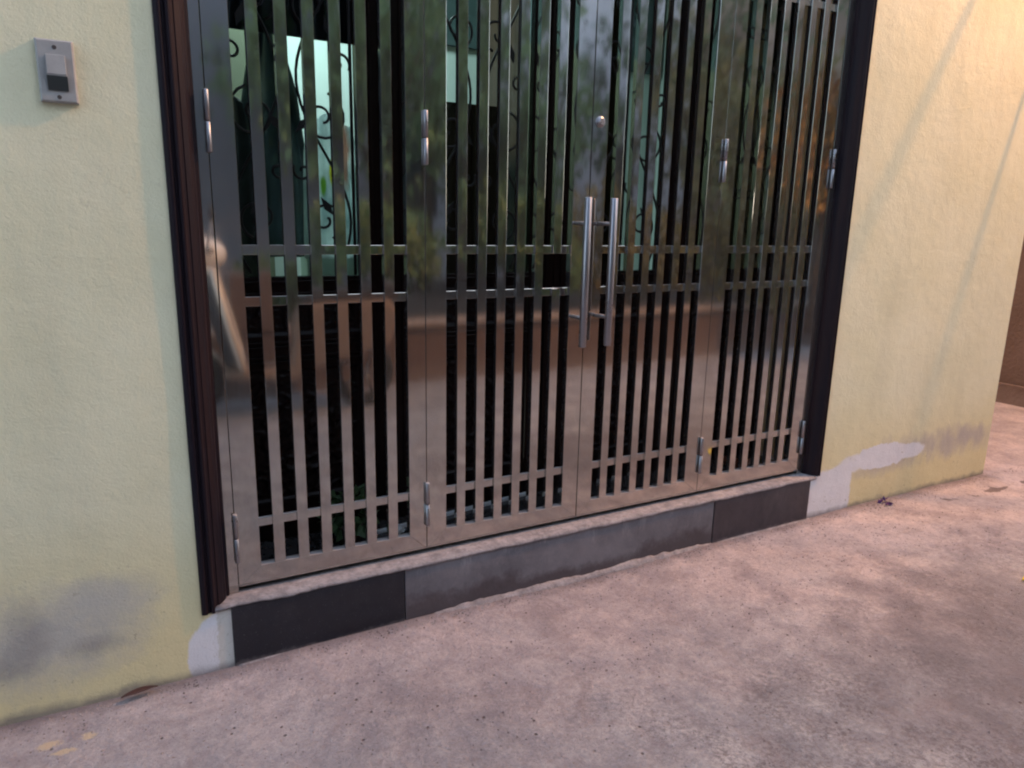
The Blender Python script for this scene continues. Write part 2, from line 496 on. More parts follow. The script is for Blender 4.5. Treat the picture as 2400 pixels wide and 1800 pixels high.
# ------------------------------------------------------------------ house front
YW = -0.045           # face of the plaster wall
house = empty('house', (1.1, 0.1, Z0), 'yellow plastered house front with a steel gate in a dark wooden frame', 'house')
def wall_panel(x0, x1, z0, z1, name='wall', step=0.05):
    """plaster wall with an uneven trowelled face"""
    bm = bmesh.new()
    nx = max(2, int((x1 - x0) / step)); nz = max(2, int((z1 - z0) / step))
    g = []
    for j in range(nz + 1):
        row = []
        for i in range(nx + 1):
            x = x0 + (x1 - x0) * i / nx; z = z0 + (z1 - z0) * j / nz
            e = 0.0 if i in (0, nx) or j in (0, nz) else 1.0
            y = YW + 0.0018 * noise.noise(Vector((x * 3, z * 3, 7))) * e
            row.append(bm.verts.new((x, y, z)))
        g.append(row)
    for a, b in zip(g, g[1:]):
        for i in range(nx):
            bm.faces.new((a[i], a[i + 1], b[i + 1], b[i]))
    # sides and back
    bk = [bm.verts.new(p) for p in ((x0, 0.30, z0), (x1, 0.30, z0), (x1, 0.30, z1), (x0, 0.30, z1))]
    bm.faces.new(bk)
    bm.faces.new([r[0] for r in g] + [bk[3], bk[0]])
    bm.faces.new([r[-1] for r in g] + [bk[2], bk[1]])
    bm.faces.new(g[0] + [bk[1], bk[0]])
    bm.faces.new(g[-1] + [bk[2], bk[3]])
    me = mesh_of(bm, name)
    return link(name, me, M_WALL, house)
wall_panel(-4.0, -0.0985, -0.26, 4.6)
XR0, XR1 = 2.281, 3.535
wr = wall_panel(XR0, XR1, -0.26, 4.6)
wall_panel(-0.0985, XR0, 2.42, 4.6, 'wall_above_gate')
# side wall round the corner, and the core of the house behind (keeps daylight out)
box('side_wall', M_WALL, house, 3.30, XR1 - 0.001, 0.302, 7.0, -0.26, 4.6)
box('roof_slab', M_MORTAR, house, -4.0, 3.6, -0.25, 7.0, 4.602, 4.75)
box('rear_wall', M_MORTAR, house, -4.0, 3.298, 6.8, 7.0, -0.26, 4.6)
box('side_wall', M_MORTAR, house, -4.0, -3.8, 0.302, 6.798, -0.26, 4.6)
# walls under the ends of the wooden frame
box('wall_base', M_WALL, house, -0.0983, -0.030, YW, 0.30, -0.26, -0.032)
box('wall_base', M_WALL, house, 2.232, XR0 - 0.0002, YW, 0.30, -0.26, -0.016)


# ------------------------------------------------------------------ timber frame round the gate
frame = empty('door_frame', (1.1, 0, 0), 'dark varnished timber frame with grooved mouldings round the steel gate', 'door frame')
def jamb(inner, outer, z0, z1):
    w = outer - inner
    # profile along (t: 0 outer .. 1 inner, y)
    P = [(0.0, 0.02), (0.0, -0.050), (0.10, -0.054), (0.18, -0.054), (0.24, -0.046), (0.30, -0.046), (0.34, -0.053), (0.42, -0.054),
         (0.48, -0.046), (0.55, -0.040), (0.58, -0.042), (0.74, -0.030), (0.86, -0.016), (0.90, -0.006), (1.0, -0.004), (1.0, 0.06), (0.0, 0.06)]
    bm = bmesh.new()
    prism(bm, [(outer - w * t, y) for t, y in P], z0, z1, 'z')
    return link('jamb', mesh_of(bm, 'jamb'), M_FRAMEWOOD, frame, 0.0015)
jamb(-0.0272, -0.0985 - 0.004, -0.030, 2.40)
jr = jamb(2.2365, 2.286, -0.0145, 2.40)
bm = bmesh.new()
prism(bm, [(0.06, 2.30), (-0.004, 2.30), (-0.030, 2.32), (-0.053, 2.34), (-0.046, 2.36), (-0.054, 2.38), (-0.052, 2.41), (0.06, 2.41)], -0.0268, 2.2361, 'x')
link('head', mesh_of(bm, 'head'), M_FRAMEWOOD, frame, 0.001)

# ------------------------------------------------------------------ doorstep
step = empty('doorstep', (1.1, -0.02, Z0), 'stone faced doorstep with a ragged mortar sill below the gate', 'doorstep')
# sill: irregular mortar strip
def strip(name, m, x0, x1, ya, yb, za, zb, parent, seed, ny=5, amp=0.004, dx=0.02, lip=0.0):
    bm = bmesh.new()
    n = int((x1 - x0) / dx)
    rows = []
    for i in range(n + 1):
        x = x0 + (x1 - x0) * i / n
        q = noise.noise(Vector((x * 11, seed, 0))) * amp * 2 + noise.noise(Vector((x * 45, seed, 2))) * amp
        prof = [(yb, za - 0.03), (yb, za), ((ya + yb) / 2, za + q * 0.3), (ya + 0.006, za - 0.001 + q * .4), (ya, zb + 0.006 + q), (ya + 0.001, zb + q * 1.6 - lip), (ya + 0.012, zb + q - lip - 0.004)]
        rows.append([bm.verts.new((x, p[0] + (noise.noise(Vector((x * 30, j, seed))) * 0.0012 if 0 < j < 6 else 0), p[1])) for j, p in enumerate(prof)])
    for a, b in zip(rows, rows[1:]):
        for j in range(len(a) - 1):
            bm.faces.new((a[j], a[j + 1], b[j + 1], b[j]))
    bm.faces.new(rows[0]); bm.faces.new(rows[-1])
    return link(name, mesh_of(bm, name, True), m, parent)
strip('sill', M_MORTAR, -0.070, 2.262, -0.0535, 0.05, -0.0135, -0.0265, step, 1.3, amp=0.0017)
s1 = box('slab', M_GRAN, step, -0.030, 0.4575, -0.049, 0.02, -0.23, -0.024, 0.002); s1['label'] = 'black granite slab at the left end of the doorstep'
s2 = box('slab', M_CEM, step, 0.4605, 1.7000, -0.0475, 0.02, -0.23, -0.024, 0.002); s2['label'] = 'worn grey middle face of the doorstep'
s3 = box('slab', M_GRAN_R, step, 1.7030, 2.2330, -0.0495, 0.02, -0.23, -0.024, 0.002); s3['label'] = 'dusty dark granite slab at the right end of the doorstep'
# mortar fillet along the foot of the middle part
def fillet(x0, x1, seed, h, d, name='mortar_fillet'):
    bm = bmesh.new()
    n = int((x1 - x0) / 0.015); rows = []
    for i in range(n + 1):
        x = x0 + (x1 - x0) * i / n
        e = min(1, (i + 1) / 6, (n - i + 1) / 6)
        q = 0.6 + 0.5 * noise.noise(Vector((x * 6, seed, 0))) + 0.35 * noise.noise(Vector((x * 38, seed, 5)))
        hh = max(0.003, h * q) * e; dd = max(0.004, d * q) * e
        rows.append([bm.verts.new(p) for p in ((x, -0.044, -0.22), (x, -0.044, Z0 + hh), (x, -0.051 - dd * .35, Z0 + hh * .55), (x, -0.052 - dd, Z0 - 0.004), (x, -0.052 - dd, -0.22))])
    for a, b in zip(rows, rows[1:]):
        for j in range(4): bm.faces.new((a[j], a[j + 1], b[j + 1], b[j]))
    bm.faces.new(rows[0]); bm.faces.new(rows[-1])
    link(name, mesh_of(bm, name, True), M_MORTAR, step)
fillet(0.50, 1.72, 4.4, 0.020, 0.018)
fillet(-0.02, 0.50, 9.1, 0.007, 0.006)
fillet(1.72, 2.25, 6.2, 0.006, 0.008)
box('core', M_MORTAR, step, -0.029, 2.231, 0.021, 0.296, -0.25, -0.035)

# ------------------------------------------------------------------ steel gate
gf = empty('gate_surround', (1.1, 0, 0), 'slim polished steel posts framing the four gate leaves', 'gate frame')
box('post', M_STEEL, gf, -0.0266, -0.0020, 0.0, 0.04, -0.0125, 2.28, 0.0008)
box('post', M_STEEL, gf, 2.2035, 2.2360, 0.0, 0.04, -0.0125, 2.28, 0.0008)
box('head_rail', M_STEEL, gf, -0.0266, 2.2360, 0.0, 0.04, 2.282, 2.298, 0.0008)

LEAF = [(0.0, 0.549, 0.0605, 0.495), (0.551, 1.0985, 0.6145, 1.0395), (1.1015, 1.6490, 1.159, 1.5845), (1.6510, 2.2015, 1.7090, 2.1425)]
LABELS = ['leftmost folding gate leaf of polished steel bars next to the left timber jamb',
          'second gate leaf from the left, with one bar cut out and a long pull handle',
          'third gate leaf from the left, with a pull handle and round lock',
          'rightmost folding gate leaf of polished steel bars next to the right timber jamb']
GH = 2.27
rb = random.Random(21)
def bevel_stile(bm, x0, x1, xi_left, z0, z1, t):
    bx(bm, x0, x1, 0.0, t, z0, z1)
T = 0.026
for li, (a, b, ia, ib) in enumerate(LEAF):
    L_ = empty('gate_leaf', ((a + b) / 2, 0.0, 0.0), LABELS[li], 'gate leaf', 'folding leaves of the steel gate')
    # mitred outer frame (four trapezoid pieces)
    zb, zt = 0.003, GH
    hi, hb = GH - 0.055, 0.0545
    def mitre(name, pts):
        bm = bmesh.new(); prism(bm, pts, 0.0, T, 'y')
        return link(name, mesh_of(bm, name), M_STEEL, L_, 0.0007)
    g = 0.0002
    mitre('stile', [(a, zb), (ia, hb + g), (ia, hi - g), (a, zt)])
    mitre('stile', [(b, zb), (b, zt), (ib, hi - g), (ib, hb + g)])
    mitre('bottom_rail', [(a + g, zb), (b - g, zb), (ib - g, hb), (ia + g, hb)])
    mitre('top_rail', [(a + g, zt), (ia + g, hi), (ib - g, hi), (b - g, zt)])
    for k, (r0, r1) in enumerate(((0.167, 0.190), (0.768, 0.792), (0.898, 0.923), (1.752, 1.776), (1.880, 1.904))):
        box('rail', M_STEEL, L_, ia + 0.0003, ib - 0.0003, 0.0072, 0.0188, r0, r1, 0.0008)
    pitch = (ib - ia + 0.0288) / 7.0
    for k in range(6):
        x0 = ia + pitch * (k + 1) - 0.0288
        x1 = x0 + 0.0288
        if li == 1 and k == 5:
            segs = ((hb + 0.0002, 0.7905), (0.9, hi - 0.0002))
        else:
            segs = ((hb + 0.0002, hi - 0.0002),)
        for (z0, z1) in segs:
            bar = box('bar', M_STEEL, L_, x0, x1, 0.0006, 0.0200, z0, z1, 0.0006)
            an = rb.uniform(-.006, .006); xc = (x0 + x1) / 2
            for v in bar.data.vertices:
                v.co.y += (v.co.x - xc) * an + 0.00006 * (1 + math.copysign(1, an))
    # bars are hollow: rear face a little behind, one piece per bar (the front strip above is its face)
    # hinges
    if li != 2:
        hx = {0: -0.0008, 1: 0.5502, 3: 1.650}[li]
        xs = [hx] + ([2.2030] if li == 3 else [])
        for x in xs:
            for (z0, z1) in ((1.140, 1.282), (0.079, 0.219)):
                zm = (z0 + z1) / 2
                bm = bmesh.new()
                lathe(bm, [(0.0055, z0), (0.0068, z0 + .002), (0.0068, zm - 0.0022), (0.0055, zm - 0.0015)], (x, -0.0075, 0), 16)
                h = link('hinge', mesh_of(bm, 'hinge'), M_TUBE, L_)
                bm = bmesh.new()
                lathe(bm, [(0.0055, zm + 0.0015), (0.0068, zm + .0022), (0.0068, z1 - 0.002), (0.0055, z1)], (x, -0.0075, 0), 16)
                h2 = link('hinge', mesh_of(bm, 'hinge'), M_TUBE, L_)
                bm = bmesh.new()
                lathe(bm, [(0.0032, zm - 0.003), (0.0032, zm + 0.003)], (x, -0.0075, 0), 10)
                link('hinge_pin', mesh_of(bm, 'hinge_pin'), M_IRON, L_)
    if li in (1, 2):
        hx = 1.056 if li == 1 else 1.1525
        sx = 1.0560 if li == 1 else 1.1400
        bm = bmesh.new()
        lathe(bm, [(0.0105, 0.609), (0.0122, 0.611), (0.0122, 1.068), (0.0105, 1.070)], (hx, -0.060, 0), 24)
        h = link('handle', mesh_of(bm, 'handle'), M_TUBE, L_)
        for z in (0.700, 0.992):
            bm = bmesh.new()
            tube(bm, [(hx, -0.058, z), (hx, -0.03, z), (sx, -0.0005, z)] if li == 1 else [(hx, -0.058, z), (hx - .002, -0.03, z), (sx, -0.0005, z)], 0.0065, 12)
            link('handle_post', mesh_of(bm, 'handle_post'), M_TUBE, L_)
    if li == 2:
        bm = bmesh.new()
        lathe(bm, [(0.017, 0.0), (0.017, -0.003), (0.0145, -0.005), (0.010, -0.0052), (0.010, -0.010), (0.0085, -0.012)], (1.128, 0.0, 1.297), 24, 'y')
        link('lock', mesh_of(bm, 'lock'), M_TUBE, L_)

# ------------------------------------------------------------------ switch on the left wall
sw = empty('light_switch', (-0.294, YW, 1.281), 'old grey plastic switch plate with a worn rocker on the left yellow wall', 'light switch')
px0, px1, pz0, pz1 = -0.3285, -0.2595, 1.219, 1.343
bm = bmesh.new()
v = []
for (ins, y) in ((0, YW + 0.003), (0, YW - 0.010), (0.0035, YW - 0.014)):
    v.append([bm.verts.new(p) for p in ((px0 + ins, y, pz0 + ins), (px1 - ins, y, pz0 + ins), (px1 - ins, y, pz1 - ins), (px0 + ins, y, pz1 - ins))])
for a, b in zip(v, v[1:]):
    for i in range(4): bm.faces.new((a[i], a[(i + 1) % 4], b[(i + 1) % 4], b[i]))
bm.faces.new(v[0]); bm.faces.new(v[-1])
link('plate', mesh_of(bm, 'plate'), M_PLASTIC, sw, 0.0008)
bm = bmesh.new()   # rocker, pressed in at the bottom
prism(bm, [(YW - 0.0142, 1.2475), (YW - 0.0160, 1.2475), (YW - 0.0225, 1.270), (YW - 0.0245, 1.2745), (YW - 0.021, 1.312), (YW - 0.0142, 1.312)], -0.3115, -0.2765, 'x')
link('rocker', mesh_of(bm, 'rocker'), M_PLASTIC, sw, 0.001)
bm = bmesh.new()  # dark piece over the rocker's sloping lower face
prism(bm, [(YW - 0.0145, 1.2425), (YW - 0.0166, 1.2425), (YW - 0.0232, 1.2705), (YW - 0.0228, 1.271), (YW - 0.0145, 1.271)], -0.3125, -0.2755, 'x')
link('rocker_lower_face', mesh_of(bm, 'rocker_lower_face'), M_SWITCH_DARK, sw, 0.0004)
for z in (1.3275, 1.2300):
    bm = bmesh.new()
    lathe(bm, [(0.0042, 0.0), (0.0042, -0.0008), (0.003, -0.0006)], (-0.294, YW - 0.0140, z), 14, 'y')
    link('screw', mesh_of(bm, 'screw'), M_SCREW, sw)

# ------------------------------------------------------------------ carved timber door behind the gate
YD = 0.30
M_GLASS = None
def glass_material():
    m = bpy.data.materials.new('door_glass'); m.use_nodes = True
    t = m.node_tree; t.nodes.clear()
    tr = t.nodes.new('ShaderNodeBsdfTransparent'); tr.inputs[0].default_value = (0.82, 0.91, 0.90, 1)
    gl = t.nodes.new('ShaderNodeBsdfGlossy'); gl.inputs['Roughness'].default_value = 0.03
    fr = t.nodes.new('ShaderNodeFresnel'); fr.inputs[0].default_value = 1.35
    mx = t.nodes.new('ShaderNodeMixShader'); o = t.nodes.new('ShaderNodeOutputMaterial')
    t.links.new(fr.outputs[0], mx.inputs[0]); t.links.new(tr.outputs[0], mx.inputs[1]); t.links.new(gl.outputs[0], mx.inputs[2])
    t.links.new(mx.outputs[0], o.inputs[0])
    return m
M_GLASS = glass_material()

def carved(name, w, h, kind):
    """relief panel in local xz, front towards -y"""
    nx, nz = int(w / 0.0045), int(h / 0.0045)
    bm = bmesh.new(); g = []
    for j in range(nz + 1):
        row = []
        for i in range(nx + 1):
            x = (i / nx - .5) * w; z = (j / nz - .5) * h
            ex = min(w / 2 - abs(x), h / 2 - abs(z))
            y = 0.0
            if ex > 0.016:
                u, v_ = x / (w / 2 - .016), z / (h / 2 - .016)
                rr = math.hypot(u * 1.35, v_ * 1.15) if kind == 'big' else math.hypot(u, v_ * .9)
                th = math.atan2(v_, u)
                fl = math.cos(8 * th + 5 * rr) * math.exp(-(rr * 2.4) ** 2)
                ring = math.exp(-((rr - .74) / .05) ** 2) * (0.8 + .2 * math.cos(40 * th))
                n1 = noise.noise(Vector((abs(x) * 26, z * 26, 3 if kind == 'big' else 9)))
                leaf = 1 - min(1, abs(n1) * 5)
                lf2 = noise.noise(Vector((abs(x) * 55 + n1 * 3, z * 55, 1)))
                y = -(0.007 * leaf + 0.004 * lf2 + 0.006 * max(0, fl) + 0.008 * ring) * min(1, (ex - .016) / .008)
            elif ex > 0.008:
                y = -0.006 + 0.004 * math.cos((ex - .012) / .004 * PI / 2)
            else:
                y = -0.012
            row.append(bm.verts.new((x, y, z)))
        g.append(row)
    for a, b in zip(g, g[1:]):
        for i in range(nx): bm.faces.new((a[i], a[i + 1], b[i + 1], b[i]))
    return mesh_of(bm, name, True)
PITCH = 0.605
me_big = carved('carved_panel', 0.395, 0.43, 'big'); me_big.materials.append(M_DOORWOOD)
me_small = carved('carved_panel_small', 0.395, 0.105, 'small'); me_small.materials.append(M_DOORWOOD)

def spiral(cx, cz, r0, turns, a0, sgn=1, n=26, shrink=0.16):
    out = []
    for i in range(n + 1):
        t = i / n
        r = r0 * (1 - t * (1 - shrink))
        a = a0 + sgn * turns * 2 * PI * t
        out.append((cx + r * math.cos(a), 0, cz + r * math.sin(a)))
    return out
def scroll_set(z0, z1, w):
    """mirror pairs of C and S scrolls between z0 and z1"""
    paths = []
    h = z1 - z0
    for s in (-1, 1):
        for (cx, cz, r, a0, sg, tn) in ((0.095, 0.13, 0.060, -1.2, 1, 1.3), (0.095, 0.37, 0.075, 1.3, -1, 1.4), (0.07, 0.62, 0.055, -1.9, -1, 1.2), (0.11, 0.86, 0.062, 0.6, 1, 1.4),
                                        (0.035, 0.245, 0.030, 2.6, 1, 1.1), (0.15, 0.50, 0.035, -0.5, 1, 1.1), (0.035, 0.75, 0.032, 0.4, -1, 1.1)):
            p = spiral(cx, cz * h, r, tn, a0, sg)
            paths.append([(s * x, y, z0 + z) for x, y, z in p])
        # flowing stems
        st = []
        for i in range(41):
            t = i / 40
            st.append((s * (0.10 + 0.075 * math.sin(t * 2 * PI * 1.5 + 0.4)), 0, z0 + h * t))
        paths.append(st)
    return paths
def ribbon(bm, pts, r):
    tube(bm, pts, r, 6)

DL = ['leftmost carved dark wood door leaf, brightly lit glass behind its iron scrolls',
      'second carved door leaf from the left, dark cabinet showing through its glass',
      'third carved door leaf from the left, behind the gate leaf that carries the round lock',
      'rightmost carved dark wood door leaf, almost black behind the narrow right gate leaf']
proto = None
def door_leaf(i):
    x0 = -0.045 + i * PITCH
    xc = x0 + 0.3025
    t = empty('carved_door_leaf', (xc, YD, -0.03), DL[i], 'door leaf', 'carved wooden door leaves behind the gate')
    def B(name, m, a, b, c, d, e, f, bev=0.002): return box(name, m, t, xc + a, xc + b, YD + c, YD + d, e, f, bev)
    B('stile', M_DOORWOOD, -0.3015, -0.2005, 0.0, 0.045, -0.028, 2.20)
    B('stile', M_DOORWOOD, 0.2005, 0.3015, 0.0, 0.045, -0.028, 2.20)
    for (a, b) in ((-0.028, 0.115), (0.535, 0.642), (0.738, 0.818), (2.05, 2.20)):
        B('rail', M_DOORWOOD, -0.2003, 0.2003, 0.001, 0.044, a, b)
    for z in (0.558, 0.573, 0.604, 0.618, 0.765, 0.80):
        B('moulding', M_DOORWOOD, -0.199, 0.199, -0.007, 0.0005, z, z + 0.008, 0.003)
    for me, z in ((me_big, 0.325), (me_small, 0.690)):
        o = bpy.data.objects.new('carved_panel', me); COL.objects.link(o); o.parent = t
        o.matrix_parent_inverse = Matrix.Translation(-Vector(t.location)); o.location = (xc, YD + 0.016, z)
    # lock stile fluting
    for q in (-0.27, -0.235, 0.235, 0.27):
        B('fluting', M_DOORWOOD, q - 0.006, q + 0.006, -0.005, 0.0003, 0.15, 1.95, 0.002)
    B('pane', M_GLASS, -0.2003, 0.2003, 0.028, 0.032, 0.8185, 2.0495, 0)
    paths = scroll_set(0.83, 2.04, 0.4)
    bm = bmesh.new()
    for p in paths:
        ribbon(bm, [(xc + a, YD + 0.016, z) for a, _, z in p], 0.0042)
    for xx in (-0.185, 0.0, 0.185):
        tube(bm, [(xc + xx, YD + 0.016, 0.820), (xc + xx, YD + 0.016, 2.048)], 0.005, 6)
    # leaves on the scrolls
    for (lx, lz, an) in ((-.12, 1.0, .6), (.12, 1.0, -.6), (-.06, 1.28, 2.4), (.06, 1.28, -2.4), (-.13, 1.5, .3), (.13, 1.5, -.3)):
        d = Vector((math.sin(an), 0, math.cos(an))); n = Vector((d.z, 0, -d.x))
        c0 = Vector((xc + lx, YD + 0.012, lz))
        pts = [c0, c0 + d * .03 + n * .012, c0 + d * .065, c0 + d * .03 - n * .012]
        q = [bm.verts.new(p) for p in pts] ; q2 = [bm.verts.new(p + Vector((0, .004, 0))) for p in pts]
        bm.faces.new(q); bm.faces.new(q2)
        for k in range(4): bm.faces.new((q[k], q[(k + 1) % 4], q2[(k + 1) % 4], q2[k]))
    link('scroll_grille', mesh_of(bm, 'scroll_grille'), M_IRON, t)
for i in range(4): door_leaf(i)
surround = empty('door_surround', (1.1, YD, 0), 'dark timber surround of the carved doors behind the gate', 'door surround')
box('jamb', M_DOORWOOD, surround, -0.0975, -0.049, 0.062, 0.36, -0.031, 2.26)
box('jamb', M_DOORWOOD, surround, 2.380, 2.44, 0.302, 0.36, -0.031, 2.26)
box('head', M_DOORWOOD, surround, -0.048, 2.379, 0.262, 0.36, 2.205, 2.40)
box('ceiling_board', M_DOORWOOD, surround, -0.095, 2.279, 0.062, 0.260, 2.32, 2.40)

# porch floor tiles between the gate and the doors
M_TILE = simple('dark_grey_floor_tile', (0.055, 0.052, 0.055), 0.22, var=0.25, vs=25)
M_MET = simple('pale_aluminium_strip', (0.75, 0.80, 0.84), 0.3, 0.0)
x = -0.07
porch = empty('porch_floor', (1.1, 0.17, -0.03), 'dark grey glossy tiles on the floor behind the gate bars', 'floor tiles')
for i in range(8):
    box('tile', M_TILE, porch, -0.0265 + i * 0.2865, -0.0265 + i * 0.2865 + 0.284, 0.052, 0.2975, -0.0345, -0.0125, 0.001)

# ------------------------------------------------------------------ lit room behind the glass
M_MINT = simple('mint_room_wall', (0.50, 0.57, 0.555), 0.8, var=0.1, vs=2)
M_RFLOOR = simple('room_floor_tile', (0.30, 0.27, 0.24), 0.35, var=0.15)
def struct(name, m, *a):
    o = box(name, m, None, *a); return tag(o, kind='structure')
struct('room_back_wall', M_MINT, -1.4, 3.28, 2.30, 2.36, -0.03, 2.9)
struct('room_left_wall', M_MINT, -1.46, -1.402, 0.31, 2.298, -0.03, 2.9)
struct('room_right_wall', M_MINT, 3.24, 3.297, 0.31, 2.298, -0.03, 2.9)
struct('room_ceiling', M_MINT, -1.46, 3.298, 0.31, 2.36, 2.902, 2.96)
struct('room_floor', M_RFLOOR, -1.46, 3.298, 0.362, 2.298, -0.09, -0.032)
m_em = bpy.data.materials.new('lit_tube'); m_em.use_nodes = True
tn = m_em.node_tree; tn.nodes.clear(); em = tn.nodes.new('ShaderNodeEmission'); em.inputs[0].default_value = (0.80, 1.0, 0.96, 1); em.inputs[1].default_value = 2
oo = tn.nodes.new('ShaderNodeOutputMaterial'); tn.links.new(em.outputs[0], oo.inputs[0])
rl2_d = bpy.data.lights.new('ceiling_panel_light', 'AREA'); rl2_d.size = 0.5; rl2_d.energy = 9.5; rl2_d.color = (0.86, 1.0, 0.98)
rl2 = bpy.data.objects.new('ceiling_panel_light', rl2_d); rl2.location = (0.35, 1.5, 2.86); COL.objects.link(rl2)
cp = empty('ceiling_lamp', (0.35, 1.5, 2.88), 'square lit ceiling lamp inside the room', 'lamp')
box('diffuser', m_em, cp, 0.10, 0.60, 1.25, 1.75, 2.875, 2.90)

M_DKWOOD = wood_material('dark_cabinet_wood', (0.03, 0.018, 0.012), (0.05, 0.03, 0.02), 0.35)
cab = empty('cabinet', (1.12, 1.05, -0.03), 'tall narrow dark cabinet inside, seen through the second glass', 'cabinet')
box('body', M_DKWOOD, cab, 0.95, 1.28, 0.90, 1.30, -0.031, 1.455)
box('door', M_DKWOOD, cab, 0.965, 1.112, 0.885, 0.899, 0.05, 1.43)
box('door', M_DKWOOD, cab, 1.118, 1.265, 0.885, 0.899, 0.05, 1.43)
war = empty('wardrobe', (1.64, 1.05, -0.03), 'large dark wardrobe inside, behind the middle of the gate', 'wardrobe')
box('body', M_DKWOOD, war, 1.40, 1.88, 0.92, 1.40, -0.031, 2.05)
box('door', M_DKWOOD, war, 1.375, 1.637, 0.905, 0.919, 0.05, 2.02)
box('door', M_DKWOOD, war, 1.643, 1.905, 0.905, 0.919, 0.05, 2.02)
sc = empty('screen', (2.65, 1.1, -0.03), 'dark folding screen inside the room behind the right gate leaf', 'screen')
box('panel', M_DKWOOD, sc, 2.20, 2.70, 0.98, 1.01, -0.031, 2.1)
box('panel', M_DKWOOD, sc, 2.705, 3.22, 0.99, 1.02, -0.031, 2.1)
pic = empty('curtain', (2.2, 2.27, 2.4), 'dark teal curtain widened to darken the upper back wall inside the room', 'curtain')
box('cloth', simple('dark_teal_cloth', (0.05, 0.085, 0.09), .8, var=.3), pic, -1.38, 3.2, 2.270, 2.298, 1.99, 2.86)  # cloth spans the whole wall to darken it in the mirroring bars
cup = empty('added_cupboard', (-0.4, 2.0, -0.03), 'broad dull olive unit added at the back wall to darken the mirrored room', 'added_cupboard')
M_CUP = simple('olive_brown_board', (0.10, 0.11, 0.075), .7, var=.2)
box('body', M_CUP, cup, -1.36, 0.50, 1.90, 2.262, -0.031, 1.97)  # added to darken the room mirrored in the bar sides
for q in range(4): box('door', M_CUP, cup, -1.35 + q * .463, -0.895 + q * .463, 1.88, 1.899, 0.05, 1.94)
# rolled blind above the first pane
bl = empty('roller_blind', (0.25, 0.36, 1.9), 'black roller blind pulled part way down inside the leftmost glass', 'blind')
M_BLIND = simple('black_blind_cloth', (0.012, 0.013, 0.02), 0.9)
box('cloth', M_BLIND, bl, -0.04, 0.545, 0.352, 0.354, 1.512, 2.2)
box('bottom_bar', M_BLIND, bl, -0.04, 0.545, 0.3495, 0.3565, 1.500, 1.5118)
bl2 = box('chair_back', M_DKWOOD, None, 0.1, 0.4, 0.9, 0.93, 0.3, 0.76); tag(bl2, 'dark wooden chair back inside, low behind the leftmost glass', 'chair')
# hanging raincoat (folded cloth)
def cloth(name, m, x0, x1, z0, z1, y, amp, freq, seed, taper=0.0):
    bm = bmesh.new(); nx, nz = 46, 60; g = []
    for j in range(nz + 1):
        t = j / nz; row = []
        for i in range(nx + 1):
            s = i / nx - .5
            w = (x1 - x0) * (1 - taper * (t ** 3))
            fold = math.sin(s * freq + 1.5 * noise.noise(Vector((s * 2, t * 2, seed))) * 2)
            yy = y + amp * (1 - .5 * t) * fold + amp * .8 * noise.noise(Vector((s * 5, t * 5, seed)))
            row.append(bm.verts.new(((x0 + x1) / 2 + s * w, yy, z0 + (z1 - z0) * t + .02 * math.cos(s * 6) * t)))
        g.append(row)
    for a, b in zip(g, g[1:]):
        for i in range(nx): bm.faces.new((a[i], a[i + 1], b[i + 1], b[i]))
    o = link(name, mesh_of(bm, name, True), m)
    sm = o.modifiers.new('solid', 'SOLIDIFY'); sm.thickness = 0.002
    return o
M_COAT = simple('teal_grey_raincoat', (0.06, 0.09, 0.105), 0.5, var=0.4, vs=6)
M_COAT2 = simple('black_jacket_cloth', (0.016, 0.017, 0.02), 0.8)
tag(cloth('raincoat', M_COAT, 0.15, 0.38, 0.86, 1.56, 0.62, 0.022, 19, 1.0, .62), 'teal grey raincoat hanging in folds behind the leftmost glass', 'coat')
tag(cloth('jacket', M_COAT2, -0.02, 0.20, 0.80, 1.36, 0.55, 0.02, 14, 4.0, .3), 'black jacket hanging inside at the left edge of the leftmost glass', 'coat')
# shiny plastic bag with yellow and green print
def bag():
    k = NT('clear_crinkled_plastic', 0.22, color=(0.75, 0.85, 0.86))
    st = k.ell(0.428, 1.135, 0.014, 0.045, k.noise(20, 3), 1.0, 0.3)
    c = k.mix(k.ramp(k.noise(14, 4, stretch=(1, 1, .5)), .4, .7), (0.85, 0.92, 0.92), (0.45, 0.55, 0.57))
    c = k.mix(st, c, (0.75, 0.72, 0.10))
    c = k.mix(k.ell(0.398, 1.09, 0.007, 0.028, k.noise(20, 3), 1.0, 0.5), c, (0.35, 0.55, 0.15))
    c = k.mix(k.ell(0.47, 1.20, 0.016, 0.10, k.noise(20, 3), 1.2, 0.5), c, (0.60, 0.42, 0.36))
    k.base(c)
    k.normal(k.bump(k.noise(30, 5, stretch=(1, 1, .4)), 0.9, 0.02))
    tl = k.node('ShaderNodeBsdfTranslucent'); k.L(c, tl.inputs['Color'])
    mx = k.node('ShaderNodeMixShader'); mx.inputs[0].default_value = .6
    k.L(k.b.outputs[0], mx.inputs[1]); k.L(tl.outputs[0], mx.inputs[2]); k.L(mx.outputs[0], k.t.nodes['Material Output'].inputs['Surface'])
    o = cloth('plastic_bag', k.m, 0.33, 0.52, 0.86, 1.30, 0.50, 0.016, 24, 8.0, .25)
    tag(o, 'crinkled plastic bag with yellow and green print hanging behind the leftmost glass', 'plastic bag')
bag()
M_SHADE = simple('pale_round_box', (0.5, 0.62, 0.56), 0.5)
bx1 = box('carton', M_SHADE, None, 0.36, 0.62, 0.60, 0.70, 0.64, 0.868); tag(bx1, 'pale green carton standing low behind the leftmost glass', 'carton')

